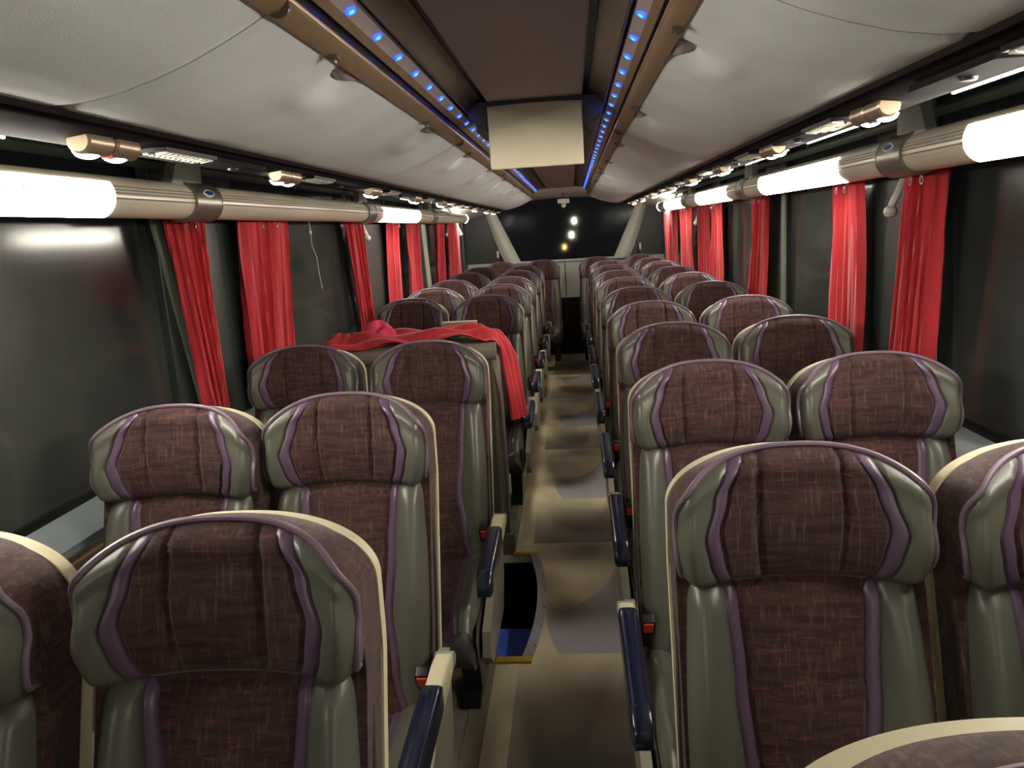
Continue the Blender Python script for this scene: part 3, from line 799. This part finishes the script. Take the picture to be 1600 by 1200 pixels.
# ================================================================== PARTITION AND CLOTH
pt = thing('partition', 'grey waist-high partition with rounded top behind the third left row', 'partition', (0, 0, 0))
bevel(obj('panel', MB().box(-1.17, -.30, 3.42, 3.455, .101, .99), 'partd', pt), .004)
obj('top_cap', MB().prism(rrect(3.50, 1.01, .22, .085, .035, 6), -1.17, -.272, 'x'), 'part', pt)
obj('end_post', MB().prism(rrect(-.285, 3.47, .045, .12, .02, 5), .101, .985, 'z'), 'part', pt)
obj('inner_rail', MB().tube([(-.36, 3.41, .96), (-.36, 3.41, .12)], .012, 10), 'partd', pt)
obj('grab_tube', MB().tube([(-.262, 3.40, .12), (-.258, 3.395, .40), (-.262, 3.40, .80), (-.285, 3.415, .93)], .011, 10), 'collar', pt)
# silver bracket standing behind the cloth
sb = thing('folding_tray', 'small silver framed tray edge standing behind the red cloth', 'tray', (-.46, 3.585, 1.045))
obj('plate', MB().prism(rrect(0, .045, .165, .085, .008), -.008, .004), 'collar', sb)
obj('frame', MB().tube([(-.082, -.002, 0), (-.082, -.002, .090), (.082, -.002, .090), (.082, -.002, 0)], .0055, 8), 'white', sb)
# red curtain cloth draped along the partition top and over its end
cpth = [(-1.06, 1.068), (-1.0, 1.082), (-.92, 1.10), (-.84, 1.098), (-.74, 1.105), (-.62, 1.10), (-.52, 1.112), (-.42, 1.112), (-.34, 1.104), (-.285, 1.082), (-.252, 1.03), (-.236, .96), (-.222, .88), (-.208, .79), (-.198, .70), (-.196, .665)]
def drape(u, v):
    t_ = v*(len(cpth)-1); i = min(len(cpth)-2, int(t_)); f_ = t_-i
    x = cpth[i][0]+(cpth[i+1][0]-cpth[i][0])*f_; z = cpth[i][1]+(cpth[i+1][1]-cpth[i][1])*f_
    vert = max(0, min(1, (v-.55)/.18))
    wid = (.27-.08*min(1, v*1.8))*(1-vert)+.13*vert
    yy = 3.49+.03*vert+(u-.5)*wid+.012*math.sin(v*14)*(1-vert)
    fold = math.sin(u*math.pi*7+v*3)*.011+math.sin(u*9+v*31)*.013*(1-vert)+math.sin(u*23-v*9)*.003
    sag = -(2*abs(u-.5))**3*.040
    if vert < 1: z += (fold+sag)*(1-vert)
    x += fold*vert*1.3+(u-.35)*.06*vert
    inside = abs(yy-3.50) < .105 and x < -.27
    return (x, yy, max(z, 1.058) if inside else z)
def off(fn, d):
    def g(u, v):
        p = Vector(fn(u, v)); a = Vector(fn(min(1, u+.01), v))-Vector(fn(max(0, u-.01), v)); b = Vector(fn(u, min(1, v+.01)))-Vector(fn(u, max(0, v-.01)))
        n_ = a.cross(b); n_ = n_.normalized() if n_.length > 1e-9 else Vector((0, 0, 1)); return tuple(p+n_*d)
    return g
o = obj('draped_curtain', MB().grid(drape, 40, 90, off(drape, -.003)), 'curtain', smooth=80)
tag(o, 'red curtain cloth draped along the partition top and down its aisle end', 'cloth')
def drape2(u, v):
    z_ = .70+.34*v
    x = -.262+.016*math.sin(u*15)-.02*v; return (x, 3.40+.05*u+.02*(1-v), z_-0.0+.05*u)
def heap(cx, cy, rx, ry, h, seed):
    rnd = random.Random(seed); ph = [rnd.uniform(0, 6) for _ in range(6)]
    def g(u, v):
        a = 2*math.pi*u; r_ = v
        rr = 1+.12*math.sin(3*a+ph[0])+.06*math.sin(5*a+ph[1])
        z = h*(1-r_**2.2)*(1+.25*math.sin(4*a+ph[2]+5*r_)*r_+.18*math.sin(9*r_+ph[3]+2*a))
        return (cx+rx*rr*r_*math.cos(a), cy+ry*rr*r_*math.sin(a), 1.056+max(0, z))
    return g
o = obj('folded_cloth', MB().grid(heap(-.845, 3.50, .125, .075, .098, 3), 48, 14), 'pink', smooth=80)
tag(o, 'bright pink folded cloth bundle on top of the red curtain cloth', 'cloth')
o = obj('folded_cloth', MB().grid(heap(-1.03, 3.49, .10, .07, .055, 8), 40, 12), 'curtain', smooth=80)
tag(o, 'dark red cloth bundle on the window end of the partition', 'cloth')

# ================================================================== CURTAINS
def curtain(sd, yt0, yt1, yb0, yb1, zb, label, folds=6, x=1.135, amp=.020, waist=0, seed=0, flare=None):
    rnd = random.Random(seed); p1, p2 = rnd.uniform(0, 6), rnd.uniform(0, 6)
    def g(u, v):
        z = 1.70+(zb-1.70)*v
        y0 = yt0+(yb0-yt0)*v; y1 = yt1+(yb1-yt1)*v
        m_ = (y0+y1)/2; w_ = (y1-y0)*(1-waist*math.sin(math.pi*v))
        ph_ = u*folds*2*math.pi+p1+.7*math.sin(v*3+p2)
        a_ = amp*(.65+.35*math.sin(v*2.2+p2+u*4))
        y = m_+(u-.5)*w_+.006*math.sin(ph_*2+v*2)
        return (sd*(x+a_*math.sin(ph_)+.006*math.sin(ph_*2.3+v*4)), y, z+.006*math.sin(ph_))
    c_ = thing('curtain', label, 'curtain', (0, 0, 0), 'red window curtains')
    obj('cloth', MB().grid(g, folds*14, 26, off(g, .0025)), 'curtain', c_, 80)
    # heading hooks
    for k in range(2):
        yy = yt0+(yt1-yt0)*(.35+.3*k)
        ring = [(sd*(x-.03), yy+.010*math.cos(a*math.pi/5), 1.628+.012*math.sin(a*math.pi/5)) for a in range(11)]
        obj('curtain_hook', MB().tube(ring+[(sd*(x-.01), yy, 1.66)], .0016, 5), 'wire', c_)
    return c_
C = lambda *a, **k: curtain(*a, **k)
C(-1, 2.24, 2.47, 2.38, 2.49, .93, 'red curtain slanting down beside the large front left window', folds=5, seed=1)
C(-1, 2.76, 3.24, 2.74, 3.14, .93, 'wide red curtain hanging behind the first left window pillar', folds=6, seed=2, waist=-.04)
C(-1, 4.12, 4.42, 4.28, 4.50, .95, 'red curtain slanting down at the left end of the partition', folds=5, seed=3)
C(-1, 5.10, 5.42, 5.02, 5.28, .95, 'red curtain on the left just beyond the second window pillar', folds=5, seed=4)
C(-1, 5.70, 6.12, 5.62, 6.12, .95, 'red curtain on the left against the pale grey pillar', folds=5, seed=5)
C(-1, 6.92, 7.35, 6.78, 7.18, .95, 'red curtain on the left, second from the rear end', folds=5, seed=6)
C(-1, 7.68, 8.34, 7.64, 8.26, .95, 'rearmost red curtain on the left side', folds=5, seed=7)
C(1, 2.22, 2.47, 2.30, 2.58, .93, 'red curtain on the right nearest the camera, beside white hook', folds=6, seed=8)
C(1, 2.83, 3.12, 2.82, 3.12, .93, 'red curtain hanging on the right at the second window, nearest but one', folds=5, seed=9, waist=-.10)
C(1, 4.10, 4.46, 4.17, 4.60, .95, 'red curtain on the right beside the grey green middle pillar', folds=5, seed=10, waist=.10)
C(1, 5.42, 5.68, 5.36, 5.88, .95, 'red curtain on the right, fourth from the camera', folds=5, seed=11)
C(1, 5.90, 6.36, 5.90, 6.34, .95, 'red curtain on the right, fifth from the camera', folds=5, seed=12)
C(1, 6.76, 7.34, 6.70, 7.34, .95, 'red curtain on the right, second from the rear end', folds=5, seed=13)
C(1, 7.62, 8.66, 7.58, 8.46, .95, 'rearmost wide red curtain on the right side', folds=6, seed=14, waist=.10)
# white knobbed hooks on the pillars
for sd, y, z, lb in ((-1, 4.56, 1.56, 'white coat hook beside the third left curtain'), (-1, 8.5, 1.54, 'white coat hook beside the rearmost left curtain'), (1, 2.60, 1.545, 'white coat hook beside the nearest right curtain'), (1, 6.52, 1.52, 'white coat hook between the far right curtains')):
    h = thing('coat_hook', lb, 'hook', (sd*(HW-.02), y, z), 'white coat hooks on the pillars')
    obj('stem', MB().tube([(0, -.01, .12), (-sd*.02, -.01, .06), (-sd*.035, 0, .02), (-sd*.04, .0, 0)], [.012, .014, .013, .012], 8), 'white', h)
    obj('knob', MB().tube([(-sd*.04, 0, -.022), (-sd*.04, 0, -.018), (-sd*.04, 0, -.006), (-sd*.04, 0, .008), (-sd*.04, 0, .018)], [.006, .016, .023, .019, .006], 12), 'white', h)
# loose hook and hanging cord by the left window
ring = [(-1.10, 3.44+.014*math.cos(a*math.pi/5), 1.60+.016*math.sin(a*math.pi/5)) for a in range(11)]
tag(obj('spare_hook', MB().tube(ring+[(-1.10, 3.43, 1.65)], .0018, 5), 'wire'), 'spare curtain ring hanging beside the wide left curtain', 'hook')
tag(obj('cord', MB().tube([(-1.10, 3.44, 1.645), (-1.12, 3.50, 1.54), (-1.12, 3.55, 1.48), (-1.12, 3.56, 1.40), (-1.12, 3.58, 1.33)], .0022, 6), 'white'), 'thin white cord hanging in the second left window', 'cord')
